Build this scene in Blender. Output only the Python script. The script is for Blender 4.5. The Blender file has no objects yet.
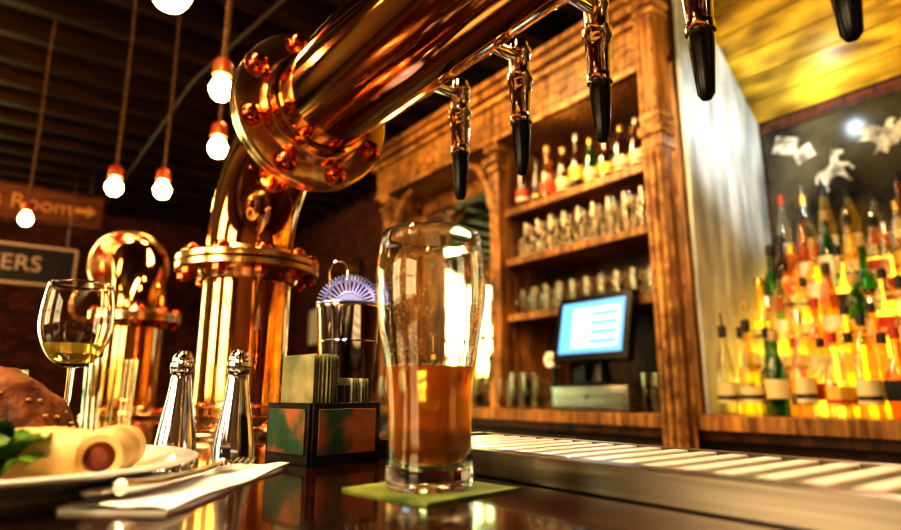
import bpy, math, random, bmesh
from mathutils import Vector, Matrix, noise
random.seed(7)
R=math.radians
CZ=1.05           # bar top height
# ---------------------------------------------------------------- materials
def newmat(name):
    m=bpy.data.materials.new(name); m.use_nodes=True
    nt=m.node_tree; b=nt.nodes.get('Principled BSDF'); return m,nt,b
def pm(name,col,rough=.5,metal=0,trans=0,ior=1.45,emit=None,es=0,coat=0,spec=None):
    m,nt,b=newmat(name)
    b.inputs['Base Color'].default_value=(*col,1); b.inputs['Roughness'].default_value=rough
    b.inputs['Metallic'].default_value=metal; b.inputs['Transmission Weight'].default_value=trans
    b.inputs['IOR'].default_value=ior; b.inputs['Coat Weight'].default_value=coat
    if emit: b.inputs['Emission Color'].default_value=(*emit,1); b.inputs['Emission Strength'].default_value=es
    return m
def noisy(name,c1,c2,scale=(1,1,1),nscale=6,rough=.5,metal=0,bump=.1,coat=0,detail=6,lo=.35,hi=.65,rvar=0,blot=0):
    m,nt,b=newmat(name); N=nt.nodes; L=nt.links
    tc=N.new('ShaderNodeTexCoord'); mp=N.new('ShaderNodeMapping'); mp.inputs['Scale'].default_value=scale
    nz=N.new('ShaderNodeTexNoise'); nz.inputs['Scale'].default_value=nscale; nz.inputs['Detail'].default_value=detail
    cr=N.new('ShaderNodeValToRGB'); cr.color_ramp.elements[0].position=lo; cr.color_ramp.elements[1].position=hi
    cr.color_ramp.elements[0].color=(*c1,1); cr.color_ramp.elements[1].color=(*c2,1)
    L.new(tc.outputs['Object'],mp.inputs[0]); L.new(mp.outputs[0],nz.inputs['Vector'])
    L.new(nz.outputs['Fac'],cr.inputs[0])
    col=cr.outputs[0]
    if blot:   # large uneven staining
        n2=N.new('ShaderNodeTexNoise'); n2.inputs['Scale'].default_value=2.6; n2.inputs['Detail'].default_value=5
        L.new(tc.outputs['Object'],n2.inputs['Vector'])
        r2=N.new('ShaderNodeMapRange'); r2.inputs['From Min'].default_value=.38; r2.inputs['From Max'].default_value=.62; r2.inputs['To Min'].default_value=1-blot; r2.inputs['To Max'].default_value=1.1
        L.new(n2.outputs['Fac'],r2.inputs[0])
        mu=N.new('ShaderNodeVectorMath'); mu.operation='SCALE'; L.new(col,mu.inputs[0]); L.new(r2.outputs[0],mu.inputs['Scale']); col=mu.outputs[0]
    L.new(col,b.inputs['Base Color'])
    b.inputs['Roughness'].default_value=rough; b.inputs['Metallic'].default_value=metal; b.inputs['Coat Weight'].default_value=coat
    if rvar:
        mr=N.new('ShaderNodeMapRange'); mr.inputs['To Min'].default_value=max(0,rough-rvar); mr.inputs['To Max'].default_value=rough+rvar
        L.new(nz.outputs['Fac'],mr.inputs[0]); L.new(mr.outputs[0],b.inputs['Roughness'])
    if bump:
        bp=N.new('ShaderNodeBump'); bp.inputs['Strength'].default_value=bump; bp.inputs['Distance'].default_value=.01
        L.new(nz.outputs['Fac'],bp.inputs['Height']); L.new(bp.outputs[0],b.inputs['Normal'])
    return m
def brickmat(name):
    m,nt,b=newmat(name); N=nt.nodes; L=nt.links
    tc=N.new('ShaderNodeTexCoord')
    sx=N.new('ShaderNodeSeparateXYZ'); ad=N.new('ShaderNodeMath'); ad.operation='ADD'; cb=N.new('ShaderNodeCombineXYZ')
    L.new(tc.outputs['Object'],sx.inputs[0]); L.new(sx.outputs[0],ad.inputs[0]); L.new(sx.outputs[1],ad.inputs[1])
    L.new(ad.outputs[0],cb.inputs[0]); L.new(sx.outputs[2],cb.inputs[1])
    br=N.new('ShaderNodeTexBrick'); br.inputs['Scale'].default_value=4.5
    br.inputs['Color1'].default_value=(.20,.055,.02,1); br.inputs['Color2'].default_value=(.08,.024,.010,1); br.inputs['Mortar'].default_value=(.02,.01,.007,1)
    L.new(cb.outputs[0],br.inputs['Vector']); L.new(br.outputs['Color'],b.inputs['Base Color'])
    bp=N.new('ShaderNodeBump'); bp.inputs['Strength'].default_value=.5; bp.inputs['Distance'].default_value=.01; bp.invert=True
    L.new(br.outputs['Fac'],bp.inputs['Height']); L.new(bp.outputs[0],b.inputs['Normal']); b.inputs['Roughness'].default_value=.7
    return m
def thin(name,col,f=.25,rough=.06,transl=0,tcol=None):
    m=bpy.data.materials.new(name); m.use_nodes=True; nt=m.node_tree; N=nt.nodes; L=nt.links; N.clear()
    o=N.new('ShaderNodeOutputMaterial'); tr=N.new('ShaderNodeBsdfTransparent'); tr.inputs[0].default_value=(*col,1)
    gl=N.new('ShaderNodeBsdfGlossy'); gl.inputs['Color'].default_value=(1,1,1,1); gl.inputs['Roughness'].default_value=rough
    lw=N.new('ShaderNodeLayerWeight'); lw.inputs['Blend'].default_value=f
    mx=N.new('ShaderNodeMixShader'); L.new(lw.outputs['Facing'],mx.inputs[0])
    base=tr.outputs[0]
    if transl:
        tl=N.new('ShaderNodeBsdfTranslucent'); tl.inputs[0].default_value=(*(tcol or col),1)
        df=N.new('ShaderNodeBsdfDiffuse'); df.inputs[0].default_value=(*(tcol or col),1)
        m1=N.new('ShaderNodeMixShader'); m1.inputs[0].default_value=.35; L.new(tl.outputs[0],m1.inputs[1]); L.new(df.outputs[0],m1.inputs[2])
        m2=N.new('ShaderNodeMixShader'); m2.inputs[0].default_value=transl; L.new(tr.outputs[0],m2.inputs[1]); L.new(m1.outputs[0],m2.inputs[2]); base=m2.outputs[0]
    L.new(base,mx.inputs[1]); L.new(gl.outputs[0],mx.inputs[2]); L.new(mx.outputs[0],o.inputs[0])
    return m
def liquid(name,col,haze,hcol):
    m,nt,b=newmat(name); N=nt.nodes; L=nt.links
    b.inputs['Base Color'].default_value=(*col,1); b.inputs['Roughness'].default_value=0; b.inputs['Transmission Weight'].default_value=1; b.inputs['IOR'].default_value=1.33
    tl=N.new('ShaderNodeBsdfTranslucent'); tl.inputs[0].default_value=(*hcol,1)
    df=N.new('ShaderNodeBsdfDiffuse'); df.inputs[0].default_value=(*hcol,1)
    m1=N.new('ShaderNodeMixShader'); m1.inputs[0].default_value=.5; L.new(tl.outputs[0],m1.inputs[1]); L.new(df.outputs[0],m1.inputs[2])
    mx=N.new('ShaderNodeMixShader'); mx.inputs[0].default_value=haze
    o=[n for n in N if n.type=='OUTPUT_MATERIAL'][0]
    L.new(b.outputs[0],mx.inputs[1]); L.new(m1.outputs[0],mx.inputs[2]); L.new(mx.outputs[0],o.inputs[0]); return m
COPPER=noisy('polished_copper',(1,.46,.16),(1,.58,.25),nscale=9,rough=.08,metal=1,bump=.02,rvar=.03)
BRASS=noisy('flange_brass',(1,.55,.26),(1,.76,.48),nscale=30,rough=.20,metal=1,bump=.10,rvar=.08)
BOLT=pm('copper_bolt',(.70,.15,.06),.22,1)
CHROME=pm('chrome',(.92,.9,.88),.08,1)
CHROMEB=pm('shaker_chrome',(.75,.8,.95),.12,1)
STEEL=noisy('brushed_steel',(.42,.39,.36),(.60,.56,.52),scale=(1,.02,1),nscale=200,rough=.25,metal=1,bump=.02)
TRAYS=noisy('tray_steel',(.16,.13,.11),(.26,.22,.19),scale=(1,.02,1),nscale=200,rough=.28,metal=1,bump=.02)
STEELD=pm('dark_steel',(.12,.11,.10),.3,1)
BLACKP=pm('black_plastic',(.012,.012,.013),.25)
MAHOG=noisy('bar_top_mahogany',(.010,.003,.002),(.045,.011,.005),scale=(9,.7,1),nscale=5,rough=.14,bump=.03,coat=.5)
WOODO=noisy('aged_oak',(.16,.062,.014),(.58,.29,.08),scale=(7,7,.7),nscale=7,rough=.42,bump=.3,blot=.55)
WOODC=noisy('carved_oak',(.22,.09,.02),(.66,.36,.11),nscale=20,rough=.4,bump=.35,lo=.4,hi=.6,blot=.5)
WOODD=noisy('dark_wood',(.03,.01,.004),(.11,.04,.014),scale=(4,4,.7),nscale=6,rough=.4,bump=.15)
WOODH=noisy('shelf_wood',(.14,.05,.014),(.40,.18,.05),scale=(4,.6,4),nscale=6,rough=.4,bump=.15,blot=.4)
BRICK=brickmat('old_brick')
CEILM=noisy('ceiling_dark',(.012,.006,.003),(.03,.015,.008),nscale=8,rough=.6,bump=.2)
JOIST=noisy('joist_dark',(.025,.012,.005),(.085,.036,.013),scale=(.6,6,6),nscale=6,rough=.5,bump=.2)
FLOORM=noisy('floor_planks',(.04,.016,.007),(.11,.045,.02),scale=(.6,7,1),nscale=5,rough=.4,bump=.1)
PLASTER=noisy('plaster_wall',(.20,.10,.04),(.30,.16,.07),nscale=4,rough=.7,bump=.1)
YELW=noisy('yellow_boards',(.22,.12,.010),(.88,.58,.06),scale=(3,.7,3),nscale=5,rough=.4,bump=.25,detail=8,blot=.5)
BLUEW=noisy('pale_painted_boards',(.30,.33,.34),(.66,.69,.68),scale=(3,3,.5),nscale=6,rough=.5,bump=.2,blot=.3)
SLATE=noisy('slate_mural',(.012,.012,.010),(.12,.10,.055),nscale=4,rough=.22,bump=.03)
CHALK=noisy('chalk_paint',(.14,.12,.09),(.75,.68,.52),nscale=22,rough=.6,bump=0)
WHITE=pm('chalk_white',(.8,.78,.7),.6)
GLASS=pm('clear_glass',(1,1,1),.0,0,1,1.45)
BEER=liquid('amber_beer',(1,.55,.14),.40,(1,.40,.06))
WINE=liquid('white_wine',(1,.88,.4),.3,(1,.8,.2))
THIN=thin('shelf_glass',(.93,.90,.82),.3)
MIRROR=pm('mirror',(.8,.82,.7),.03,1)
CERAM=pm('white_ceramic',(.85,.82,.76),.15,coat=.5)
PAPER=noisy('napkin_paper',(.84,.82,.78),(.92,.9,.86),nscale=60,rough=.8,bump=.1)
BREAD=noisy('bread_crust',(.07,.02,.007),(.32,.12,.035),nscale=45,rough=.6,bump=.7)
CREAM=noisy('rolled_pancake',(.62,.38,.12),(.86,.66,.32),nscale=25,rough=.5,bump=.2)
FILL=noisy('filling',(.12,.02,.01),(.34,.09,.04),nscale=90,rough=.4,bump=.4)
LEAF=noisy('lettuce',(.05,.16,.015),(.25,.45,.06),nscale=30,rough=.45,bump=.4)
SEED=pm('seed',(.55,.32,.13),.5)
COAST=noisy('green_coaster',(.07,.15,.02),(.34,.36,.09),nscale=28,rough=.5,bump=0,detail=2)
CADDYP=noisy('caddy_print',(.02,.07,.035),(.36,.11,.03),nscale=22,rough=.35,bump=0,detail=3,lo=.42,hi=.58)
CARD=noisy('card_paper',(.12,.15,.07),(.42,.36,.19),nscale=25,rough=.5,bump=0)
BULB=pm('lit_bulb',(1,.8,.5),.3,emit=(1,.62,.24),es=38)
SOCK=pm('socket_copper',(.60,.14,.04),.35,.5)
ROPE=noisy('rope_cord',(.10,.05,.02),(.28,.15,.06),nscale=90,rough=.8,bump=.5)
SIGNW=noisy('sign_wood',(.12,.04,.018),(.24,.09,.035),scale=(.6,4,4),nscale=8,rough=.5,bump=.2)
SIGNB=pm('sign_black',(.02,.02,.025),.4)
SIGNT=pm('sign_letters',(.65,.52,.4),.5)
GOLDT=pm('sign_gold',(.75,.42,.14),.5)
SCREEN=pm('lcd_screen',(.1,.3,.6),.2,emit=(.12,.42,1),es=.8)
SCREENW=pm('lcd_window',(.5,.7,.9),.2,emit=(.42,.72,1),es=.75)
STEPL=pm('lit_acrylic_step',(1,.7,.1),.3,emit=(1,.70,.06),es=2.2)
BLUEG=pm('blue_lit_strainer_steel',(.52,.58,.95),.3,.75)  # blue light on the strainer is put into the metal colour
PANE=pm('daylight_pane',(1,1,.8),.3,emit=(.85,1,.50),es=5.0)
PANEFILL=pm('added_glow_pane',(1,.9,.7),.3,emit=(1,.78,.42),es=6.5)  # warm emissive pane for the added left-wall glow
LBL=[pm('label_cream',(.80,.66,.36),.5),pm('label_red',(.50,.07,.02),.5),pm('label_black',(.02,.02,.02),.4),pm('label_white',(.8,.78,.7),.5),pm('label_gold',(.8,.52,.10),.35,.3)]
CAPM=[pm('cap_black',(.02,.02,.02),.35),pm('cap_gold',(.8,.5,.12),.3,.8),pm('cork',(.5,.36,.15),.7),pm('cap_silver',(.7,.7,.66),.3,.9),pm('cap_red',(.45,.05,.02),.4)]
BOT=[thin('bottle_amber',(.88,.50,.12),.33,transl=.2,tcol=(1,.50,.07)),
     thin('bottle_gold',(.98,.84,.38),.36,transl=.2,tcol=(1,.80,.18)),
     thin('bottle_clear',(.95,.95,.86),.48,transl=.06,tcol=(1,.96,.6)),
     thin('bottle_green',(.10,.38,.08),.33,transl=.35,tcol=(.05,.24,.02)),
     thin('bottle_brown',(.24,.09,.03),.33,transl=.5,tcol=(.12,.035,.01))]
# ---------------------------------------------------------------- mesh builder
class MB:
    def __init__(s): s.v=[];s.f=[];s.m=[];s.mats=[]
    def mi(s,mat):
        if mat not in s.mats: s.mats.append(mat)
        return s.mats.index(mat)
    def add(s,vs,fs,mat,M=None):
        o=len(s.v); k=s.mi(mat)
        for p in vs:
            p=Vector(p)
            if M is not None: p=M@p
            s.v.append(p)
        for f in fs: s.f.append([i+o for i in f]); s.m.append(k)
        return s
    def box(s,c,d,mat,M=None,rz=0):
        x,y,z=d[0]/2,d[1]/2,d[2]/2
        vs=[(-x,-y,-z),(x,-y,-z),(x,y,-z),(-x,y,-z),(-x,-y,z),(x,-y,z),(x,y,z),(-x,y,z)]
        fs=[(0,3,2,1),(4,5,6,7),(0,1,5,4),(1,2,6,5),(2,3,7,6),(3,0,4,7)]
        T=Matrix.Translation(c)@Matrix.Rotation(rz,4,'Z')
        if M is not None: T=M@T
        return s.add(vs,fs,mat,T)
    def bb(s,a,b,mat,M=None):
        return s.box([(a[i]+b[i])/2 for i in range(3)],[abs(b[i]-a[i]) for i in range(3)],mat,M)
    def lathe(s,prof,mat,loc=(0,0,0),seg=32,M=None,closed=False):
        vs=[];rows=[]
        for r,z in prof:
            if r<1e-6: rows.append([len(vs)]); vs.append((0,0,z))
            else:
                rows.append(list(range(len(vs),len(vs)+seg)))
                for i in range(seg):
                    a=2*math.pi*i/seg; vs.append((r*math.cos(a),r*math.sin(a),z))
        fs=[]
        pr=list(zip(rows[:-1],rows[1:]))
        if closed: pr.append((rows[-1],rows[0]))
        for A,B in pr:
            if len(A)==1 and len(B)==1: continue
            for i in range(seg):
                j=(i+1)%seg
                if len(A)==1: fs.append((A[0],B[j],B[i]))
                elif len(B)==1: fs.append((A[i],A[j],B[0]))
                else: fs.append((A[i],A[j],B[j],B[i]))
        T=Matrix.Translation(loc)
        if M is not None: T=T@M
        return s.add(vs,fs,mat,T)
    def cyl(s,loc,r,h,mat,seg=24,M=None,bev=.0):
        b=min(bev,h*.4,r*.4)
        p=[(0,0),(r-b,0),(r,b),(r,h-b),(r-b,h),(0,h)] if b else [(0,0),(r,0),(r,h),(0,h)]
        return s.lathe(p,mat,loc,seg,M)
    def sph(s,c,r,mat,sc=(1,1,1),seg=20,M=None):
        n=10
        p=[(r*math.sin(math.pi*i/n),-r*math.cos(math.pi*i/n)) for i in range(n+1)]; p[0]=(0,-r); p[-1]=(0,r)
        S=Matrix.Translation(c)@Matrix.Diagonal((*sc,1))
        if M is not None: S=M@S
        return s.lathe(p,mat,(0,0,0),seg,S)
    def tor(s,loc,R0,r,mat,seg=32,M=None,n=8):
        p=[(R0+r*math.cos(2*math.pi*i/n),r*math.sin(2*math.pi*i/n)) for i in range(n)]
        return s.lathe(p,mat,loc,seg,M,closed=True)
    def tube(s,path,r,mat,seg=10,cap=True,M=None):
        P=[Vector(p) for p in path]; n=len(P)
        rs=r if isinstance(r,(list,tuple)) else [r]*n
        rs=list(rs)+[rs[-1]]*(n-len(rs))
        t0=(P[1]-P[0]).normalized(); up=Vector((0,0,1)) if abs(t0.z)<.9 else Vector((1,0,0))
        u=t0.cross(up).normalized(); vs=[];fs=[]
        for i in range(n):
            t=(P[min(i+1,n-1)]-P[max(i-1,0)]).normalized()
            u=(u-t*u.dot(t)).normalized(); w=t.cross(u)
            for k in range(seg):
                a=2*math.pi*k/seg; vs.append(P[i]+(u*math.cos(a)+w*math.sin(a))*rs[i])
        for i in range(n-1):
            for k in range(seg):
                j=(k+1)%seg; fs.append((i*seg+k,i*seg+j,(i+1)*seg+j,(i+1)*seg+k))
        if cap: fs.append(tuple(reversed(range(seg)))); fs.append(tuple(range((n-1)*seg,n*seg)))
        return s.add(vs,fs,mat,M)
    def poly(s,pts,th,mat,M=None):
        n=len(pts); vs=[(x,0,z) for x,z in pts]+[(x,th,z) for x,z in pts]
        fs=[tuple(range(n)),tuple(reversed(range(n,2*n)))]+[(i,n+i,n+(i+1)%n,(i+1)%n) for i in range(n)]
        return s.add(vs,fs,mat,M)
    def obj(s,name,loc=(0,0,0),parent=None,bevel=0,rz=0,ang=38):
        me=bpy.data.meshes.new(name); me.from_pydata([tuple(p) for p in s.v],[],s.f)
        for m in s.mats: me.materials.append(m)
        me.polygons.foreach_set('material_index',s.m); me.polygons.foreach_set('use_smooth',[True]*len(me.polygons))
        me.validate(); me.update()
        bm=bmesh.new(); bm.from_mesh(me); bmesh.ops.recalc_face_normals(bm,faces=bm.faces); bm.to_mesh(me); bm.free()
        me.set_sharp_from_angle(angle=R(ang))
        o=bpy.data.objects.new(name,me); bpy.context.scene.collection.objects.link(o); o.location=loc; o.rotation_euler[2]=rz
        if parent: o.parent=parent
        if bevel:
            b=o.modifiers.new('bevel','BEVEL'); b.width=bevel; b.segments=2; b.limit_method='ANGLE'; b.angle_limit=R(50)
        return o
def empty(name,loc=(0,0,0)):
    e=bpy.data.objects.new(name,None); e.location=loc; bpy.context.scene.collection.objects.link(e); return e
def text(name,body,size,mat,loc,rot,parent=None,ext=.004,align='CENTER'):
    c=bpy.data.curves.new(name,'FONT'); c.body=body; c.size=size; c.extrude=ext; c.align_x=align; c.align_y='CENTER'; c.materials.append(mat)
    o=bpy.data.objects.new(name,c); o.location=loc; o.rotation_euler=rot; bpy.context.scene.collection.objects.link(o)
    if parent: o.parent=parent
    return o
def RX(a): return Matrix.Rotation(a,4,'X')
def RY(a): return Matrix.Rotation(a,4,'Y')
def RZ(a): return Matrix.Rotation(a,4,'Z')
TR=Matrix.Translation
# ---------------------------------------------------------------- room
XL,XR,YN,YF,H=-4.0,2.7,-3.0,7.0,3.1
MB().bb((XL,YN,-.1),(XR,YF,0),FLOORM).obj('floor')
MB().bb((XL,YN,H),(XR,YF,H+.1),CEILM).obj('ceiling')
j=MB(); y=YN+.2
while y<YF: j.bb((XL+.01,y,H-.15),(XR-.01,y+.07,H-.0005),JOIST); y+=.32
j.bb((-1.6,YN+.01,H-.24),(-1.5,YF-.01,H-.15),JOIST)
j.obj('ceiling_joists',bevel=.004)
j=MB(); j.tube([(1.3,-1,H-.17),(1.0,1.6,H-.17),(.75,3.5,H-.17),(.7,6.9,H-.17)],.016,JOIST,10); j.obj('ceiling_conduit')
MB().bb((XL,YF,0),(XR,YF+.1,H),BRICK).obj('wall_far')
MB().bb((XR,YN,0),(XR+.1,YF,H),BRICK).obj('wall_right')
MB().bb((XL-.1,YN,0),(XL,YF,H),PLASTER).obj('wall_left')
MB().bb((XL,YN-.1,0),(XR,YN,H),PLASTER).obj('wall_near')
MB().bb((XL+.01,YF-.03,0),(XR-.01,YF,.95),WOODD).obj('trim_1')
MB().bb((XL,YN+.01,0),(XL+.02,YF-.03,.14),WOODD).obj('baseboard_left')
for n,(a,b) in enumerate([(-3.4,-2.3),(-1.9,-.55)],1):
    w=MB(); w.bb((a,YF-.02,1.0),(b,YF-.008,2.85),PANE)
    for xx in (a-.05,(a+b)/2-.02,b): w.bb((xx,YF-.07,.98),(xx+.05,YF-.035,2.9),WOODD)
    for zz in (.97,1.9,2.83): w.bb((a-.05,YF-.07,zz),(b+.05,YF-.035,zz+.05),WOODD)
    w.obj(f'window_{n}')
for n,(a,b) in enumerate([(-1.6,.2),(1.2,2.8)],3):  # glowing windows added on the unseen left wall to brighten the copper
    w=MB(); w.bb((XL+.006,a,1.1),(XL+.02,b,2.7),PANEFILL)
    for yy in (a-.05,(a+b)/2,b): w.bb((XL+.022,yy,1.05),(XL+.06,yy+.05,2.75),WOODD)
    for zz in (1.04,1.9,2.7): w.bb((XL+.022,a-.05,zz),(XL+.06,b+.05,zz+.05),WOODD)
    w.obj(f'window_{n}')
# ---------------------------------------------------------------- bar counter
b=MB()
b.bb((-.42,-1.6,CZ-.045),(.60,4.3,CZ),MAHOG)
b.bb((-.40,-1.58,CZ-.075),(.58,4.28,CZ-.045),MAHOG)
b.bb((-.22,-1.5,.0),(.52,4.2,CZ-.075),WOODD)
for i in range(9):
    y=-1.4+i*.62; b.bb((-.245,y,.15),(-.22,y+.5,.9),MAHOG)
b.tube([(-.36,-1.5,.22),(-.36,4.2,.22)],.022,BRASS,12)
for i in range(5):
    y=-1.3+i*1.3; b.tube([(-.36,y,.22),(-.22,y,.22)],.012,BRASS,8)
b.obj('bar_counter',bevel=.006)
# drip tray
d=MB(); z0=CZ; X0,X1,Y0,Y1=.345,.505,-.45,.60
d.bb((X0,Y0,z0),(X0+.018,Y1,z0+.022),TRAYS); d.bb((X1-.01,Y0,z0),(X1,Y1,z0+.022),TRAYS)
d.bb((X0,Y0,z0),(X1,Y0+.012,z0+.022),TRAYS); d.bb((X0,Y1-.012,z0),(X1,Y1,z0+.022),TRAYS)
d.bb((X0,Y0,z0),(X1,Y1,z0+.004),STEELD)
y=Y0+.02
SL=pm('drip_slats',(.92,.88,.74),.28,.35)
while y<Y1-.03:
    d.bb((X0+.016,y,z0+.012),(X1-.008,y+.014,z0+.021),SL); y+=.0265
for xx in (X0+.055,X0+.105): d.bb((xx,Y0+.01,z0+.004),(xx+.006,Y1-.01,z0+.013),STEELD)
d.obj('drip_tray',bevel=.0012)
# ---------------------------------------------------------------- beer tower
PR=.074
def bolts(mb,M0,rad,n,th,off=0.2,under=True,s=1.0):
    for i in range(n):
        a=2*math.pi*i/n+off
        M=M0@TR((rad*math.cos(a),rad*math.sin(a),0))
        if under:
            mb.lathe([(0,-th-.014),(.007,-th-.014),(.007,-th)],BOLT,seg=8,M=M)
            mb.lathe([(0,-th-.009*s),(.012*s,-th-.009*s),(.012*s,-th),(0,-th)],BOLT,seg=6,M=M)
        mb.lathe([(.0165*s,th),(.0165*s,th+.0015),(.0,th+.002)],BRASS,seg=16,M=M)
        mb.lathe([(0,th),(.0130*s,th+.001),(.0130*s,th+.007*s),(.0095*s,th+.0125*s),(.004*s,th+.0145*s),(0,th+.015*s)],BOLT,seg=14,M=M)
def flange(mb,M,r):
    pr=[(PR-.002,-.030),(PR+.008,-.028),(PR+.011,-.020),(PR+.013,-.0135),(r-.004,-.0135),(r,-.0115),(r,-.002),(r-.004,-.0006),(PR-.002,-.0006)]
    mb.lathe(pr,BRASS,seg=64,M=M); mb.lathe([(a,-z) for a,z in pr],BRASS,seg=64,M=M)
def tower(name,x,y,dirang,arm,taps=(),second=False,RR=.18,zf=.286,rf=.122,ext=.066):
    root=empty(name,(x,y,CZ)); A=RZ(dirang)   # local +X = arm direction
    m=MB()
    m.lathe([(0,0),(.118,0),(.120,.004),(.120,.010),(.115,.014),(PR+.016,.015),(PR+.012,.024),(PR,.034)],BRASS,seg=64)
    bolts(m,Matrix.Identity(4),.102,8,.014,under=False)
    m.lathe([(PR,.01),(PR,zf)],COPPER,seg=64)
    m.tor((0,0,.05),PR,.004,BRASS,64)
    flange(m,TR((0,0,zf)),.122)
    bolts(m,TR((0,0,zf)),.106,10,.0135)
    zt=zf+.024
    path=[(0,0,zf)]+[(RR-RR*math.cos(t),0,zt+RR*math.sin(t)) for t in [i*math.pi/2/20 for i in range(21)]]
    path+=[(RR+.03,0,zt+RR)]
    m.tube(path,PR,COPPER,64,False,M=A)
    zc=zt+RR; fx=RR+ext
    ax=A@TR((fx,0,zc))@RY(math.pi/2)
    flange(m,ax,rf)
    bolts(m,ax,rf-.019,8,.0135,off=.35,s=1.15)
    m.tube([(RR,0,zc),(fx,0,zc),(fx+arm*.5,0,zc),(fx+arm,0,zc)],PR,COPPER,64,False,M=A)
    m.lathe([(PR,0),(PR+.005,.0),(PR+.005,.02),(PR,.022)],COPPER,seg=64,M=ax@TR((0,0,.03)))
    ex=fx+arm
    if second:
        p=[(ex+RR*math.sin(t),0,zc-RR+RR*math.cos(t)) for t in [i*math.pi/2/20 for i in range(21)]]+[(ex+RR,0,.01)]
        m.tube(p,PR,COPPER,64,False,M=A)
        flange(m,A@TR((ex-.03,0,zc))@RY(math.pi/2),rf)
        flange(m,A@TR((ex+RR,0,zf)),.122)
        m.lathe([(0,0),(.118,0),(.120,.010),(.115,.014),(PR+.016,.015),(PR,.034)],BRASS,seg=64,M=A@TR((ex+RR,0,0)))
    else:
        M=A@TR((ex,0,zc))@RY(math.pi/2)
        m.lathe([(PR,0),(PR+.012,0),(PR+.014,.004),(PR+.012,.012),(PR*.8,.026),(PR*.4,.034),(0,.036)],BRASS,seg=64,M=M)
    m.obj('copper_pipework',parent=root)
    for k,(px,side) in enumerate(taps):
        t=MB(); B=A@TR((px,0,zc-.012))@RZ(side)   # local +Y outward
        t.lathe([(0,.066),(.020,.066),(.020,.078),(.016,.082),(.010,.084),(.0075,.088),(.0075,.128),(0,.128)],CHROME,seg=20,M=B@RX(-math.pi/2))
        V=B@TR((0,.132,0))
        t.lathe([(0,.022),(.008,.022),(.011,.019),(.0115,.012),(.0145,.010),(.0145,.002),(.0130,0),(.0130,-.022),(.0160,-.025),(.0160,-.036),(.0140,-.039),(.0135,-.055),(.0120,-.078),(.0135,-.080),(.0135,-.088),(.009,-.090),(0,-.090)],CHROME,seg=24,M=V)
        t.lathe([(0,-.088),(.0108,-.088),(.0115,-.093),(.0110,-.104),(.0094,-.125),(.0075,-.148),(.0045,-.153),(0,-.154)],BLACKP,seg=20,M=V)
        t.obj(f'faucet_{k+1}',parent=root)
    return root
TY=1.057
tower('beer_tap_tower',.345,TY,-math.pi/2,1.25,[(TY-yy,0) for yy in (.61,.49,.37,.255,.14,.02,-.10)],second=True)
tower('beer_tap_tower',.33,2.0,math.pi/2,1.2,[(.40+.12*i,math.pi) for i in range(7)])
# ---------------------------------------------------------------- pint glass
def smooth_prof(P,n=4):
    out=[]
    for i in range(len(P)-1):
        p0=P[max(i-1,0)];p1=P[i];p2=P[i+1];p3=P[min(i+2,len(P)-1)]
        for k in range(n):
            t=k/n
            out.append(tuple(.5*((2*p1[q])+(-p0[q]+p2[q])*t+(2*p0[q]-5*p1[q]+4*p2[q]-p3[q])*t*t+(-p0[q]+3*p1[q]-3*p2[q]+p3[q])*t**3) for q in (0,1)))
    out.append(P[-1]); return out
outer=smooth_prof([(.0320,.003),(.0325,.012),(.0312,.03),(.0318,.06),(.0350,.09),(.0400,.12),(.0428,.145),(.0422,.168),(.0390,.190)])
def rad_at(z):
    for a,b2 in zip(outer[:-1],outer[1:]):
        if a[1]<=z<=b2[1]: return a[0]+(b2[0]-a[0])*(z-a[1])/(b2[1]-a[1]+1e-9)
    return outer[-1][0]
w=.0013; GZ=CZ+.0022
g=MB()
inner=[(rad_at(z)-w-(.002 if z<.02 else 0),z) for z in [.190,.18,.165,.15,.135,.12,.105,.09,.075,.06,.045,.03,.02]]+[(.024,.0145),(.012,.0135),(0,.013)]
g.lathe([(0,.002),(.024,.0015),(.028,0),(.0305,.0008)]+outer+[(.0386,.1908),(.0381,.1905)]+inner,GLASS,seg=72)
root=empty('pint_glass',(.267,.380,GZ)); g.obj('glass_body',parent=root,ang=60)
g=MB(); e=.0003
g.lathe([(0,.0133),(.012,.0138),(.0238,.0150)]+[(rad_at(z)-w+e-(.002 if z<.021 else 0),z) for z in [.0205,.03,.045,.06,.075,.087]]+[(0,.087)],BEER,seg=72)
g.obj('beer',parent=root,ang=60)
g=MB(); dk=pm('refraction_dark',(.008,.002,.001),.35)  # near-black spheres stand in for dark refraction at the glass bottom
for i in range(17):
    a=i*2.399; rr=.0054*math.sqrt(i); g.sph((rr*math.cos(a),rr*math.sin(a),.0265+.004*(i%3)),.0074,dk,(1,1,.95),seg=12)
g.obj('refraction_blobs',parent=root)
g=MB(); fm=pm('beer_foam',(.9,.72,.45),.5)
for i in range(40):
    a=random.random()*6.28; rr=rad_at(.0873)-w-.0012; g.sph((rr*math.cos(a),rr*math.sin(a),.0873),.0010,fm,seg=8)
for i in range(300):
    a=random.gauss(random.choice([3.6,5.4]),.3); z=random.uniform(.092,.165); rr=rad_at(z)-w-.0004; g.sph((rr*math.cos(a),rr*math.sin(a),z),random.uniform(.0002,.0007),fm,seg=6)
g.obj('foam_bubbles',parent=root)
k=MB(); k.box((0,0,.001),(.092,.092,.002),COAST); k.box((0,0,.00205),(.078,.078,.0003),pm('coaster_print',(.20,.24,.06),.5))
k.obj('beer_coaster',(.268,.380,CZ),rz=R(8))
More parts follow.
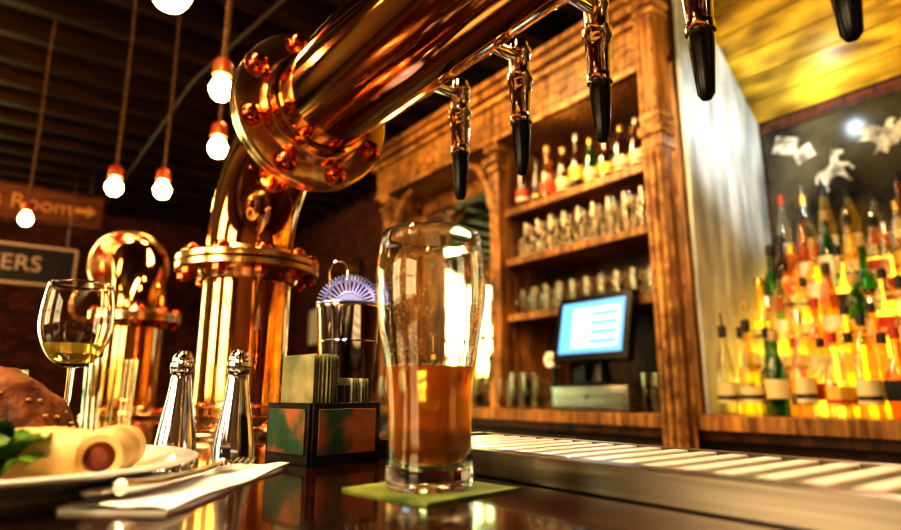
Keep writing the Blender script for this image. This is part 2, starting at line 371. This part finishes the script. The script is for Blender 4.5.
# ---------------------------------------------------------------- shakers
def shaker(name,x,y,s=1):
    m=MB(); p=smooth_prof([(.0225,.0),(.0225,.010),(.0212,.022),(.0175,.045),(.0135,.068),(.0115,.086)],4)
    m.lathe([(0,0)]+p+[(.0105,.090),(.0125,.092),(.0132,.097),(.0132,.104),(.0115,.106),(.0115,.109),(.010,.114),(.006,.118),(0,.119)],CHROMEB,seg=36)
    m.tor((0,0,.0985),.0133,.0009,STEELD,36)
    for i in range(7):
        a=i*math.pi/3.5; m.sph((.006*math.cos(a),.006*math.sin(a),.1172),.0011,BLACKP,seg=8)
    return m.obj(name,(x,y,CZ))
shaker('salt_shaker',.180,.765); shaker('pepper_shaker',.226,.702)
# ---------------------------------------------------------------- wine glass + tumblers
def wineglass(name,x,y,wine=True):
    root=empty(name,(x,y,CZ)); m=MB()
    bo=smooth_prof([(.004,.098),(.016,.102),(.028,.114),(.0370,.137),(.0385,.157),(.0365,.18),(.0335,.197)],4)
    bi=[(r-.0012,z+.0004) for r,z in reversed(bo)][:-4]
    m.lathe([(0,0),(.034,0),(.035,.0015),(.02,.004),(.007,.008),(.0038,.02),(.0035,.06),(.0036,.091)]+bo+[(.0328,.1975)]+bi+[(.008,.1015),(0,.1012)],GLASS,seg=48)
    m.obj('glass_body',parent=root,ang=60)
    if wine:
        w=MB(); w.lathe([(0,.1016),(.008,.1019)]+[(r-.0009,z+.0004) for r,z in bo[5:11]]+[(0,bo[10][1]+.0004)],WINE,seg=48); w.obj('wine',parent=root,ang=60)
wineglass('wine_glass',.074,.830)
def tumbler(name,x,y,h=.125,r=.03,z=CZ,mat=THIN):
    m=MB(); m.lathe([(0,0),(r*.85,0),(r*.88,.004),(r,h),(r-.002,h),(r*.83,.010),(0,.009)],mat,seg=32); return m.obj(name,(x,y,z))
tumbler('tumbler_glass',.145,1.02,.12,.032); tumbler('tumbler_glass',.02,1.35,.11,.035); tumbler('tumbler_glass',-.06,1.55,.11,.035); tumbler('tumbler_glass',.18,1.42,.12,.03)
# ---------------------------------------------------------------- plate & food
PX,PY=.008,.566
m=MB(); m.lathe([(0,.003),(.07,.003),(.078,0),(.084,0),(.086,.004),(.115,.013),(.139,.019),(.140,.021),(.137,.0225),(.112,.017),(.088,.009),(0,.008)],CERAM,seg=64)
m.obj('dinner_plate',(PX,PY,CZ))
fz=CZ+.0092
def roll(mb,c,ang,L,r):
    M=TR(c)@RZ(ang)@RY(math.pi/2)
    mb.lathe([(0,-L/2-.001),(r*.3,-L/2-.002),(r*.56,-L/2+.001)],FILL,seg=20,M=M)
    mb.lathe([(r*.52,-L/2+.003),(r*.60,-L/2-.003),(r*.85,-L/2-.004),(r*.98,-L/2+.003),(r*1.04,0),(r,L/2-.006),(r*.7,L/2),(0,L/2+.003)],CREAM,seg=24,M=M)
m=MB(); roll(m,(.074,.503,fz+.0185),R(70),.05,.0175); roll(m,(.037,.510,fz+.019),R(140),.055,.018); roll(m,(.085,.552,fz+.018),R(60),.05,.017); roll(m,(.045,.55,fz+.018),R(110),.05,.0175)
m.obj('stuffed_pancake_rolls')
m=MB()   # crusty wedge-shaped loaf end
pr=[(0,0),(.040,.0),(.052,.008),(.055,.022),(.050,.040),(.038,.058),(.022,.070),(0,.075)]
o0=len(m.v)
m.lathe(smooth_prof(pr,4),BREAD,seg=40,M=Matrix.Diagonal((1.25,.75,1.1,1)))
for i in range(o0,len(m.v)):
    p=m.v[i]; d0=noise.noise(p*38)*.006+noise.noise(p*110)*.002
    if p.z>.004: m.v[i]=p+p.normalized()*d0; m.v[i].z=max(.001,m.v[i].z-.25*max(0,p.x))
for i in range(110):
    a=random.random()*6.28; t=random.uniform(.1,1); r=.056*math.sin(t*1.4); x=r*math.cos(a)*1.22
    m.sph((x,r*math.sin(a)*.75,.078*math.cos(t*1.35)**.8-.25*max(0,x)),.0022,SEED,(1,1.6,.7),seg=6)
m.obj('seeded_bread_roll',(.004,.622,fz),rz=R(-10))
m=MB()
def leaf(cx,cy,cz,s,rot,tilt):
    vs=[];fs=[];nn=10
    for i in range(nn+1):
        for k in range(7):
            u=i/nn; v=(k-3)/3; wd=s*.5*math.sin(math.pi*min(u*.9+.08,1))
            vs.append((v*wd,u*s,.25*s*math.sin(u*2.6)+.10*s*math.sin(v*5+u*9)*abs(v)))
    for i in range(nn):
        for k in range(6): a=i*7+k; fs.append((a,a+1,a+8,a+7))
    m.add(vs,fs,LEAF,TR((cx,cy,cz))@RZ(rot)@RX(tilt))
for i in range(18): leaf(.004+random.uniform(-.02,.016),.503+random.uniform(-.02,.03),.004+random.uniform(0,.020),random.uniform(.025,.042),random.random()*6.28,random.uniform(.1,1.0))
m.obj('salad_leaves',(0,0,fz))
# napkin + cutlery
m=MB(); nx,ny=24,8; vs=[];fs=[]
for i in range(nx+1):
    for k in range(ny+1):
        u=i/nx-.5;v=k/ny-.5; vs.append((u*.235,v*.070,.0035+.0012*math.sin(u*9+v*4)+.001*math.sin(v*14)))
for i in range(nx):
    for k in range(ny): a=i*(ny+1)+k; fs.append((a,a+ny+1,a+ny+2,a+1))
m.add(vs,fs,PAPER); m.box((0,0,.0011),(.232,.067,.0022),PAPER)
m.obj('paper_napkin',(.141,.512,CZ),rz=R(50.6))
m=MB()
m.box((-.055,0,0),(.09,.013,.004),CHROME); m.sph((-.10,0,0),.0068,CHROME,(1.2,1,.4),seg=12)
pts=[(-.012,-.0055),(.005,-.008),(.08,-.009),(.098,-.004),(.102,.003),(.09,.007),(0,.0065),(-.012,.0055)]
m.poly(pts,.0014,CHROME,M=TR((0,0,.0007))@RX(-math.pi/2))
m.obj('table_knife',(.124,.530,CZ+.0085),rz=R(50),bevel=.0008)
m=MB(); m.tube([(-.10,0,.004),(-.06,0,.001),(0,0,0),(.03,0,.002)],[.005,.0045,.0028,.003],CHROME,10)
m.sph((.042,0,.002),.014,CHROME,(1,.75,.22),seg=16)
for q in (-1.5,-.5,.5,1.5): m.tube([(.048,q*.0058,.002),(.07,q*.0058,-.001),(.09,q*.0054,.003)],[.0018,.0015,.0008],CHROME,6)
m.obj('table_fork',(.140,.513,CZ+.0085),rz=R(48))
# ---------------------------------------------------------------- condiment caddy
m=MB(); S=.082
DK=pm('caddy_black_wood',(.015,.009,.007),.25)
m.bb((-S/2,-S/2,0),(S/2,S/2,.006),DK)
for sx in (-1,1): m.bb((sx*S/2-.003,-S/2,0),(sx*S/2+.003,S/2,.060),DK); m.bb((-S/2,sx*S/2-.003,0),(S/2,sx*S/2+.003,.060),DK)
m.bb((-.003,-S/2,.006),(.003,S/2,.078),DK)
m.bb((-S/2-.0042,-S/2+.006,.010),(-S/2-.0030,S/2-.006,.054),CADDYP); m.bb((-S/2+.006,-S/2-.0042,.010),(S/2-.006,-S/2-.0030,.054),CADDYP)
for i in range(9):
    xx=-S/2+.007+i*.0038; m.box((xx,0.002*math.sin(i),.060),(.0016,.062,.096+.003*math.sin(i*2)),CARD)
for i in range(7):
    xx=.009+i*.0042; m.box((xx,0,.046),(.0022,.062,.078),PAPER if i%3==1 else CARD)
m.obj('condiment_caddy',(.291,.612,CZ),rz=R(8),bevel=.0008)
# ---------------------------------------------------------------- shaker tin with strainer
m=MB(); m.lathe([(0,0),(.030,0),(.032,.003),(.045,.186),(.0465,.188),(.0465,.190),(.0445,.190),(.031,.006),(0,.006)],CHROME,seg=48)
m.tor((0,0,.14),.0418,.0012,CHROME,48)
m.obj('cocktail_shaker_tin',(.40,.775,CZ))
m=MB(); F=RZ(R(-37)); TT=F@RX(R(82))
for k in range(17):
    a=math.pi*k/16; m.tube([(.020*math.cos(a),.020*math.sin(a),0),(.037*math.cos(a),.037*math.sin(a),0)],.0016,BLUEG,6,M=TT)
for rr in (.019,.037): m.tube([(rr*math.cos(math.pi*k/24),rr*math.sin(math.pi*k/24),0) for k in range(25)],.002,BLUEG,8,M=TT)
p=[]
for i in range(26*8+1):
    a=math.pi*i/(26*8); h=2*math.pi*i/8; rr=.0415+.005*math.cos(h); p.append((rr*math.cos(a),rr*math.sin(a),.005*math.sin(h)))
m.tube(p,.0012,BLUEG,6,M=TT)
m.cyl((0,0,0),.017,.002,BLUEG,24,M=TT)
m.cyl((0,0,-.001),.046,.002,BLUEG,40)
m.tube([(-.010,0,0),(-.014,.052,.004),(-.006,.066,.006),(.006,.066,.006),(.014,.052,.004),(.010,0,0)],.0018,CHROME,8,M=F@TR((-.018,.01,0))@RX(R(86)))
m.obj('cocktail_strainer',(.40,.775,CZ+.1935))
# ---------------------------------------------------------------- pendants
def pendant(x,y,z,r=.036):
    root=empty('pendant_lamp',(x,y,z)); m=MB()
    pr=smooth_prof([(0,-r),(r*.6,-r*.8),(r,0),(r*.85,r*.6),(r*.5,r*1.2),(r*.38,r*1.6)],4)
    m.lathe(pr+[(0,r*1.6)],BULB,seg=28); m.obj('bulb',parent=root)
    s=MB(); s.lathe([(0,r*1.4),(r*.5,r*1.4),(r*.85,r*1.35),(r*.82,r*2.6),(r*.6,r*2.9),(r*.2,r*3.2),(0,r*3.2)],SOCK,seg=24)
    s.tube([(0,0,r*3.1),(.004,.003,(H-z)*.4),(-.003,.004,(H-z)*.7),(0,0,H-z-.02)],.0055,ROPE,8)
    q=[]
    for i in range(60*6): a=i*.9; zz=r*3.2+(H-z-.03-r*3.2)*i/360; q.append((.0055*math.cos(a),.0055*math.sin(a),zz))
    s.tube(q,.0022,ROPE,5)
    s.cyl((0,0,H-z-.03),.045,.03,SOCK,24,bev=.006); s.obj('socket_and_cord',parent=root)
for (x,y,z,r) in [(.20,1.23,CZ+.885,.042),(.400,1.56,CZ+.868,.030),(.50,1.925,CZ+.848,.030),(.297,2.6,CZ+.86,.031),(.454,2.51,CZ+.855,.031),(.04,3.35,CZ+.86,.028),(-1.2,.3,CZ+1.1,.045),(-1.6,2.4,CZ+1.1,.045),(-1.0,-1.0,CZ+1.0,.045),(-1.4,4.3,CZ+1.1,.045)]:
    pendant(x,y,z,r)
# ---------------------------------------------------------------- hanging signs
s=empty('room_direction_sign',(-.02,5.0,2.42)); m=MB(); m.bb((-.62,0,-.14),(.54,.03,.14),SIGNW)
for a in ((-.62,-.14,.54,-.115),(-.62,.115,.54,.14)): m.bb((a[0],-.008,a[1]),(a[2],.0,a[3]),WOODD)
m.poly([(.36,-.02),(.44,-.02),(.44,-.05),(.50,0),(.44,.05),(.44,.02),(.36,.02)],.006,GOLDT,M=TR((0,-.008,0)))
for xx in (-.5,.45): m.tube([(xx,.015,.13),(xx,.015,H-2.42)],.006,STEELD,6)
m.obj('board',parent=s,bevel=.003); text('lettering',"Brewer's Room",.15,GOLDT,(-.13,-.006,0),(R(90),0,0),s)
s=empty('porter_sign',(-.03,4.9,1.97)); m=MB(); m.bb((-.6,0,-.14),(.42,.025,.14),SIGNT); m.bb((-.58,-.004,-.12),(.40,.0,.12),SIGNB)
for xx in (-.5,.35): m.tube([(xx,.012,.13),(xx,.012,H-1.97)],.005,STEELD,6)
m.obj('board',parent=s,bevel=.003); text('lettering',"PORTERS",.15,SIGNT,(-.09,-.006,0),(R(90),0,0),s)
for k,(y,z,w2,h2) in enumerate([(4.4,1.9,.5,.4),(5.15,2.1,.4,.55),(5.8,1.8,.6,.45),(4.9,1.3,.45,.35)]):
    m=MB(); m.bb((XR-.035,y-w2/2,z-h2/2),(XR-.002,y+w2/2,z+h2/2),WOODD); m.bb((XR-.040,y-w2/2+.04,z-h2/2+.04),(XR-.034,y+w2/2-.04,z+h2/2-.04),[CARD,CADDYP,LBL[3],COAST][k]); m.obj('framed_picture',bevel=.004)
def stool(x,y):
    m=MB(); m.cyl((0,0,.70),.17,.04,WOODD,28,bev=.01)
    for i in range(4):
        a=i*math.pi/2+.78; m.tube([(.11*math.cos(a),.11*math.sin(a),.71),(.18*math.cos(a),.18*math.sin(a),0)],.016,WOODD,8)
    m.tor((0,0,.25),.155,.01,BRASS,28); m.obj('bar_stool',(x,y,0))
for y in (1.2,2.2,3.2,4.1): stool(-.72,y)
# ---------------------------------------------------------------- back bar
BZ=1.045
b=MB()
b.bb((1.95,-1.2,BZ-.05),(2.69,4.0,BZ),WOODO); b.bb((1.97,-1.2,BZ-.085),(2.69,4.0,BZ-.05),WOODD)
b.bb((2.02,-1.2,0),(2.69,4.0,BZ-.085),WOODD)
for i in range(9):
    y=-1.15+i*.57; b.bb((2.005,y+.03,.12),(2.02,y+.53,.93),STEEL if i>=4 else WOODD); b.tube([(1.985,y+.08,.5),(1.985,y+.08,.75)],.008,BRASS,8)
b.obj('back_bar_counter',bevel=.003)
b=MB()
FX=2.10; BX=2.42; ZB=BZ+.001
b.bb((BX,1.23,ZB),(BX+.02,2.33,2.45),WOODD)
for z in (1.51,1.80,2.07): b.bb((FX,1.29,z-.025),(BX,2.29,z),WOODH); b.bb((FX-.008,1.29,z-.034),(FX,2.29,z+.003),WOODO)
def post(y,x=2.05,w2=.075):
    b.bb((x,y-w2/2,ZB),(BX,y+w2/2,2.45),WOODO)
    b.bb((x-.012,y-w2/2-.008,ZB),(x+.05,y+w2/2+.008,BZ+.13),WOODO)
    for k in (-1,1): b.tube([(x-.001,y+k*.02,BZ+.15),(x-.001,y+k*.02,2.28)],.006,WOODC,8)
    b.bb((x-.015,y-w2/2-.01,2.30),(x+.05,y+w2/2+.01,2.325),WOODC); b.bb((x-.025,y-w2/2-.015,2.41),(x+.05,y+w2/2+.015,2.45),WOODC)
    b.tube([(x-.008,y-w2/2-.002,2.365),(x-.008,y+w2/2+.002,2.365)],.02,WOODC,12)
post(2.33); post(3.46)
b.bb((2.06,1.23,ZB),(BX,1.285,2.45),WOODO)
FXf=2.03
b.bb((FXf,1.23,2.45),(BX+.02,3.56,2.70),WOODO)
b.bb((FXf-.015,1.23,2.45),(FXf+.02,3.56,2.472),WOODC); b.bb((FXf-.03,1.23,2.66),(FXf+.02,3.60,2.69),WOODC)
b.bb((FXf-.06,1.23,2.70),(BX+.02,3.62,2.74),WOODO); b.bb((FXf-.09,1.23,2.74),(BX+.02,3.64,2.77),WOODO)
b.bb((FXf-.006,1.30,2.50),(FXf,3.50,2.505),WOODC); b.bb((FXf-.006,1.30,2.60),(FXf,3.50,2.605),WOODC)
for i in range(5):
    y=1.5+i*.46; M=TR((FXf-.002,y,2.553))@RY(-math.pi/2)
    b.tor((0,0,0),.034,.006,WOODC,20,M); b.sph((0,0,0),.014,WOODC,(1,1,.5),14,M)
    for q in range(2):
        s0=1 if q else -1
        b.tube([(FXf-.002,y+s0*.05,2.553),(FXf-.006,y+s0*.08,2.575),(FXf-.006,y+s0*.12,2.553),(FXf-.006,y+s0*.15,2.535),(FXf-.002,y+s0*.19,2.555)],.006,WOODC,6)
for sy,y0 in ((1,2.385),(-1,3.40)):
    b.tube([(2.07,y0,2.10),(2.07,y0+sy*.02,2.24),(2.07,y0+sy*.09,2.36),(2.07,y0+sy*.22,2.43)],[.014,.02,.024,.014],WOODC,10)
    b.sph((2.065,y0+sy*.045,2.37),.03,WOODC,(.5,1,1),14)
b.bb((BX-.10,2.37,ZB),(BX-.08,3.42,2.45),WOODO)
for (ya,yb,za,zb) in ((2.37,2.42,1.15,2.4),(3.37,3.42,1.15,2.4),(2.37,3.42,1.12,1.18),(2.37,3.42,2.34,2.40)): b.bb((BX-.125,ya,za),(BX-.10,yb,zb),WOODO)
b.bb((BX-.108,2.42,1.18),(BX-.1005,3.37,2.34),MIRROR)
b.obj('back_bar_shelf_unit',bevel=.002)
# big carved column
b=MB(); cx,cy=1.90,1.222
b.bb((cx-.042,cy-.042,0),(cx+.042,cy+.042,2.72),WOODO)
for k in (-1,1):
    b.tube([(cx-.043,cy+k*.028,.1),(cx-.043,cy+k*.028,2.0)],.007,WOODC,8); b.tube([(cx-.043,cy+k*.028,2.16),(cx-.043,cy+k*.028,2.55)],.007,WOODC,8)
    b.tube([(cx+k*.026,cy-.043,.1),(cx+k*.026,cy-.043,2.0)],.006,WOODC,8)
b.tube([(cx-.043,cy,.1),(cx-.045,cy,1.2),(cx-.043,cy,2.0)],.012,WOODC,10)
for zz,s0 in ((2.01,.047),(2.13,.047),(2.56,.050),(2.60,.056),(2.65,.062)): b.bb((cx-s0,cy-s0,zz),(cx+s0,cy+s0,zz+.02),WOODC)
for k in range(5):
    b.sph((cx-.047,cy-.04+.02*k,2.085),.016,WOODC,(.6,.8,1.6),12); b.sph((cx-.04+.02*k,cy-.045,2.085),.016,WOODC,(.8,.5,1.6),12)
b.obj('carved_column',bevel=.003)
# ---------------------------------------------------------------- bottles
def bottle(mb,x,y,z,kind,h,mi,li,ci,f=1.0):
    if kind==0: pr=[(0,0),(.036,0),(.038,.01),(.038,.60),(.030,.70),(.0145,.78),(.013,.93)]
    elif kind==1: pr=[(0,0),(.042,0),(.044,.02),(.044,.45),(.036,.55),(.018,.64),(.014,.70),(.014,.92)]
    elif kind==2: pr=[(0,0),(.034,0),(.036,.01),(.035,.45),(.030,.60),(.020,.72),(.013,.85),(.0125,.94)]
    elif kind==3: pr=[(0,0),(.044,0),(.046,.03),(.045,.38),(.039,.48),(.017,.56),(.015,.86)]
    else: pr=[(0,0),(.030,0),(.033,.02),(.040,.30),(.042,.45),(.026,.60),(.014,.70),(.013,.92)]
    g=[(r*f,zz*h) for r,zz in pr]; seg=16
    mb.lathe(g+[(0,g[-1][1])],BOT[mi],(x,y,z),seg)
    rb=g[2][0]
    if kind==4: lab=[(.0385*f,.2*h),(.0415*f,.30*h),(.0428*f,.42*h)]
    else: lab=[(rb+.0006,.13*h),(rb+.0006,(.30 if kind in(1,3) else .36)*h)]
    mb.lathe(lab,LBL[li],(x,y,z),seg)
    if kind in (0,2,3): mb.lathe([(rb+.0009,.17*h),(rb+.0009,.21*h)],LBL[(li+2)%5],(x,y,z),seg)
    rn=g[-1][0]; mb.lathe([(0,.87*h),(rn+.002,.87*h),(rn+.002,.985*h),(rn,h),(0,h)],CAPM[ci],(x,y,z),10)
def spout(mb,x,y,z):
    mb.tube([(x,y,z),(x,y,z+.02),(x-.012,y-.004,z+.045)],[.006,.004,.003],CHROME,6)
m=MB()
rows=[(2.05,BZ),(2.15,BZ),(2.27,BZ+.11),(2.37,BZ+.23),(2.47,BZ+.35),(2.555,BZ+.46),(2.635,BZ+.57)]
tiers=[(2.22,.11),(2.32,.23),(2.42,.35),(2.512,.46),(2.59,.57)]
for ri,(x,z) in enumerate(rows):
    y=1.125+random.uniform(-.02,.015)
    while y>-.9:
        kind=random.choice([0,0,1,2,2,3,4]); h=random.uniform(.25,.34); f=random.uniform(.80,1.0)
        if x>2.6: h=random.uniform(.26,.34)
        mi=random.choices([0,1,2,3,4],[2.0,4.0,5.5,1.5,1.6])[0]
        bottle(m,x+random.uniform(-.002,.002),y,z+.0005,kind,h,mi,random.choice([0,0,4,2,3,3,3,1,1]),random.choice([0,0,0,0,1,2,3,4]),f)
        if random.random()<.35: spout(m,x,y,z+h)
        y-=random.uniform(.078,.090)
m.obj('liquor_bottles')
m=MB()
for k,(x,z) in enumerate(tiers):
    nx=tiers[k+1][0] if k<4 else 2.685
    m.bb((x,-1.15,BZ),(x+.002,1.185,BZ+z-.006),STEPL); m.bb((x,-1.15,BZ+z-.006),(nx,1.185,BZ+z),STEPL)
m.obj('lit_bottle_steps')
m=MB(); y=2.22; i=0
while y>1.36:
    kind=[0,2,1,0,4,2,3][i%7]; h=random.uniform(.24,.31)
    bottle(m,2.17+random.uniform(-.02,.02),y,2.0705,kind,h,[4,4,0,4,4,3,4][i%7],random.choice([0,1,3,4,0,2]),random.randrange(4))
    if i%2: bottle(m,2.31,y+.03,2.0705,0,.30,random.choice([4,4,3]),random.choice([0,3]),random.randrange(3))
    y-=random.uniform(.084,.096); i+=1
m.obj('whisky_bottles')
def mug(mb,x,y,z,r,h,handle=True):
    mb.lathe([(0,0),(r*.85,0),(r*.9,.004),(r*.92,h*.3),(r,h),(r-.003,h),(r*.84,.01),(0,.009)],THIN,(x,y,z),14)
    if handle: mb.tube([(x-r*.9,y,z+h*.8),(x-r*1.5,y,z+h*.75),(x-r*1.6,y,z+h*.45),(x-r*1.3,y,z+h*.22),(x-r*.88,y,z+h*.2)],.005,THIN,6,False)
m=MB()
for xx in (2.17,2.27,2.36):
    y=2.23
    while y>1.33: mug(m,xx,y,1.8005,.034,.105); y-=.083
    y=2.20
    while y>1.36: mug(m,xx,y,1.908,.032,.085,False); y-=.09
m.obj('beer_mugs')
m=MB()
for xx in (2.17,2.27):
    y=2.23
    while y>1.33: mug(m,xx,y,1.5105,.035,.135); y-=.086
m.obj('glass_tankards')
m=MB(); m2=MB()
for xx in (2.00,2.08,2.16):
    for y in (3.35,3.265,3.18,3.095,3.01,2.925,2.84,2.755,2.67,2.585,2.50): mug(m,xx,y,BZ+.0005,.032,random.choice([.13,.15,.17]),False)
    for y in (2.22,2.135,2.05): mug(m2,xx,y,BZ+.0005,.032,random.choice([.13,.15,.17]),False)
m.obj('counter_tumblers'); m2.obj('counter_tumblers')
m=MB()
for xx in (2.04,2.12,2.20):
    for y in (1.43,1.358): mug(m,xx,y,BZ+.0005,.032,.15,False)
m.obj('counter_tumblers')
m=MB()
for i,(y,h) in enumerate([(3.3,.3),(3.15,.33),(2.95,.3),(2.75,.32),(2.60,.28),(2.48,.3)]): bottle(m,2.245,y,BZ+.0005,[0,1,2,4,3,0][i],h,[0,3,2,1,4,2][i],[0,1,3,0,4,3][i],i%4)
m.obj('spirit_bottles')
# ---------------------------------------------------------------- cash register
root=empty('cash_register',(2.0,1.68,BZ+.0005)); m=MB()
m.bb((-.03,-.20,0),(.24,.20,.012),STEELD); m.bb((-.03,-.20,.012),(.24,.20,.10),STEEL); m.bb((-.034,-.185,.018),(-.03,.185,.085),STEEL)
m.cyl((0,0,0),.008,.006,BLACKP,12,M=TR((-.033,0,.06))@RY(-math.pi/2))
m.bb((.0,-.19,.10),(.23,.19,.108),BLACKP)
m.obj('cash_drawer',parent=root,bevel=.003)
m=MB(); T=TR((.03,0,.345))@RY(R(12))
m.bb((-.018,-.20,-.145),(.022,.20,.145),BLACKP,T); m.bb((-.0195,-.170,-.113),(-.018,.170,.115),SCREEN,T)
m.bb((-.0205,-.15,-.09),(-.0195,.10,.085),SCREENW,T)
for k in range(4): m.bb((-.021,-.14,-.075+.04*k),(-.0205,.0,-.055+.04*k),SCREEN,T)
m.tube([(.06,0,.10),(.07,0,.2),(.045,0,.32)],[.05,.03,.03],BLACKP,12); m.cyl((.07,0,.108),.09,.012,BLACKP,24,bev=.004)
m.bb((.08,.10,.108),(.2,.19,.2),BLACKP)
m.lathe([(.012,-.03),(.036,-.03),(.036,.03),(.012,.03)],WHITE,(.03,.235,.22),24,RY(math.pi/2),closed=True)
m.tube([(.03,.235,.0),(.03,.235,.185)],.012,BLACKP,10)
m.obj('touch_monitor',parent=root,bevel=.003)
# ---------------------------------------------------------------- alcove right
m=MB(); Y=1.20; N=6
f=lambda x:2.32+(2.69-x)*1.015-.012
for i in range(N):
    xa=2.06+.62*i/N; xb=2.06+.62*(i+1)/N-.004
    m.poly([(xa,BZ+.001),(xb,BZ+.001),(xb,f(xb)),(xa,f(xa))],.018,BLUEW,M=TR((0,Y-.002,0)))
m.obj('wall_partition',bevel=.002)
m=MB(); A=TR((2.69,0,2.335))@RY(R(45.4))
for i in range(9): m.bb((-.11*(i+1)+.003,-1.6,0),(-.11*i,1.21,.025),YELW,A)
m.obj('ceiling_alcove',bevel=.003)
m=MB(); m.bb((2.690,-1.4,1.55),(2.698,1.195,2.30),SLATE)
m.bb((2.682,-1.42,2.27),(2.698,1.195,2.30),WOODD)
horse=[(0,0),(.02,.01),(.03,.05),(.06,.08),(.10,.085),(.13,.06),(.15,.0),(.17,.0),(.155,.07),(.16,.11),(.19,.10),(.20,.06),(.215,.065),(.20,.125),(.17,.14),(.155,.165),(.17,.20),(.20,.195),(.215,.21),(.19,.235),(.165,.25),(.16,.265),(.15,.25),(.125,.21),(.10,.165),(.05,.155),(.02,.165),(-.01,.145),(-.03,.10),(-.02,.09),(.0,.13),(.012,.12),(.01,.07)]
bird=[(0,0),(.03,.02),(.06,.0),(.07,.03),(.10,.04),(.16,.10),(.20,.11),(.17,.13),(.21,.145),(.175,.16),(.20,.185),(.14,.175),(.09,.13),(.085,.15),(.10,.165),(.08,.18),(.06,.165),(.05,.13),(.0,.16),(-.06,.165),(-.03,.14),(-.08,.13),(-.035,.115),(-.07,.09),(-.01,.08),(.02,.05)]
def deco(pts,y,z,s,r): m.poly([(a*s,c*s) for a,c in pts],.003,CHALK,M=TR((2.690,y,z))@RZ(-math.pi/2)@RY(r)@TR((0,-.002,0)))
deco(horse,.96,1.93,.62,R(-20)); deco(bird,.78,2.04,.80,R(5)); deco(horse,.35,1.95,.8,R(-10)); deco(bird,-.2,1.9,1,0)
for (yy,zz,s0,a) in ((1.10,2.19,.10,.4),(1.03,2.13,.08,-.35)):
    m.box((0,0,0),(.002,s0,s0*.8),CHALK,TR((2.6885,yy,zz))@RX(a))
m.obj('painted_mural')
# ---------------------------------------------------------------- lights
def light(name,typ,loc,power,col,size=.2,rot=None,target=None,spot=None,sy=None):
    l=bpy.data.lights.new(name,typ); l.energy=power; l.color=col
    if typ=='AREA':
        l.size=size
        if sy: l.shape='RECTANGLE'; l.size_y=sy
    else: l.shadow_soft_size=size
    if typ=='SPOT': l.spot_size=R(spot or 60); l.spot_blend=.6
    o=bpy.data.objects.new(name,l); o.location=loc; bpy.context.scene.collection.objects.link(o)
    if target: o.rotation_euler=(Vector(target)-Vector(loc)).to_track_quat('-Z','Y').to_euler()
    return o
W=(1,.66,.30)
light('back_bar_fill','AREA',(1.15,2.2,2.85),46,W,.5,target=(2.15,2.1,1.9),sy=1.6)  # added warm fill for the shelves, no fixture behind it
light('bar_fill','AREA',(-.6,.5,2.8),48,(1,.70,.38),.25,target=(.3,.8,1.1),sy=1.6)  # added key strip, gives the copper pipes their bright streaks
light('room_fill','AREA',(-1.5,3.5,2.8),38,(1,.5,.2),.6,target=(.5,5,1.4))  # general fill added for the far room
light('alcove_fill','AREA',(2.15,.1,2.05),6,(1,.80,.25),.15,target=(2.35,.2,2.7),sy=1.0)  # added upward fill that brightens the yellow boards
light('cool_spot','SPOT',(1.75,.45,2.3),36,(.78,.90,1),.05,target=(2.45,1.2,2.2),spot=55)
light('mural_lamp','POINT',(2.45,.9,2.27),1.8,(.75,.9,1),.03)
light('shelf_light','POINT',(1.95,1.8,2.35),2.5,(1,.7,.35),.05)
light('column_spot','SPOT',(.9,.6,2.7),55,(1,.66,.28),.08,target=(1.92,1.3,1.8),spot=50)
light('drip_fill','SPOT',(1.05,.5,2.2),46,(1,.9,.7),.06,target=(.42,.2,1.05),spot=40)  # added whitish fill to lift the tray slats
light('table_fill','SPOT',(-.35,.1,2.3),22,(1,.82,.58),.05,target=(.10,.53,1.05),spot=22)  # added fill aimed at napkin and plate to whiten them
light('strainer_spot','SPOT',(-.2,.1,2.2),22,(.5,.55,1),.04,target=(.40,.775,1.26),spot=12)
wd=bpy.data.worlds.new('w'); bpy.context.scene.world=wd; wd.use_nodes=True
wd.node_tree.nodes['Background'].inputs[0].default_value=(.5,.25,.1,1); wd.node_tree.nodes['Background'].inputs[1].default_value=.04
# ---------------------------------------------------------------- camera
cd=bpy.data.cameras.new('camera'); cam=bpy.data.objects.new('camera',cd); bpy.context.scene.collection.objects.link(cam)
cam.location=(0,0,CZ+.07); cam.rotation_euler=(R(102),0,R(-37)); cd.sensor_width=36; cd.lens=24; cd.clip_start=.01
cd.dof.use_dof=True; cd.dof.focus_distance=.63; cd.dof.aperture_fstop=3.5
bpy.context.scene.camera=cam
vs=bpy.context.scene.view_settings; vs.view_transform='Standard'; vs.look='High Contrast'; vs.exposure=.15
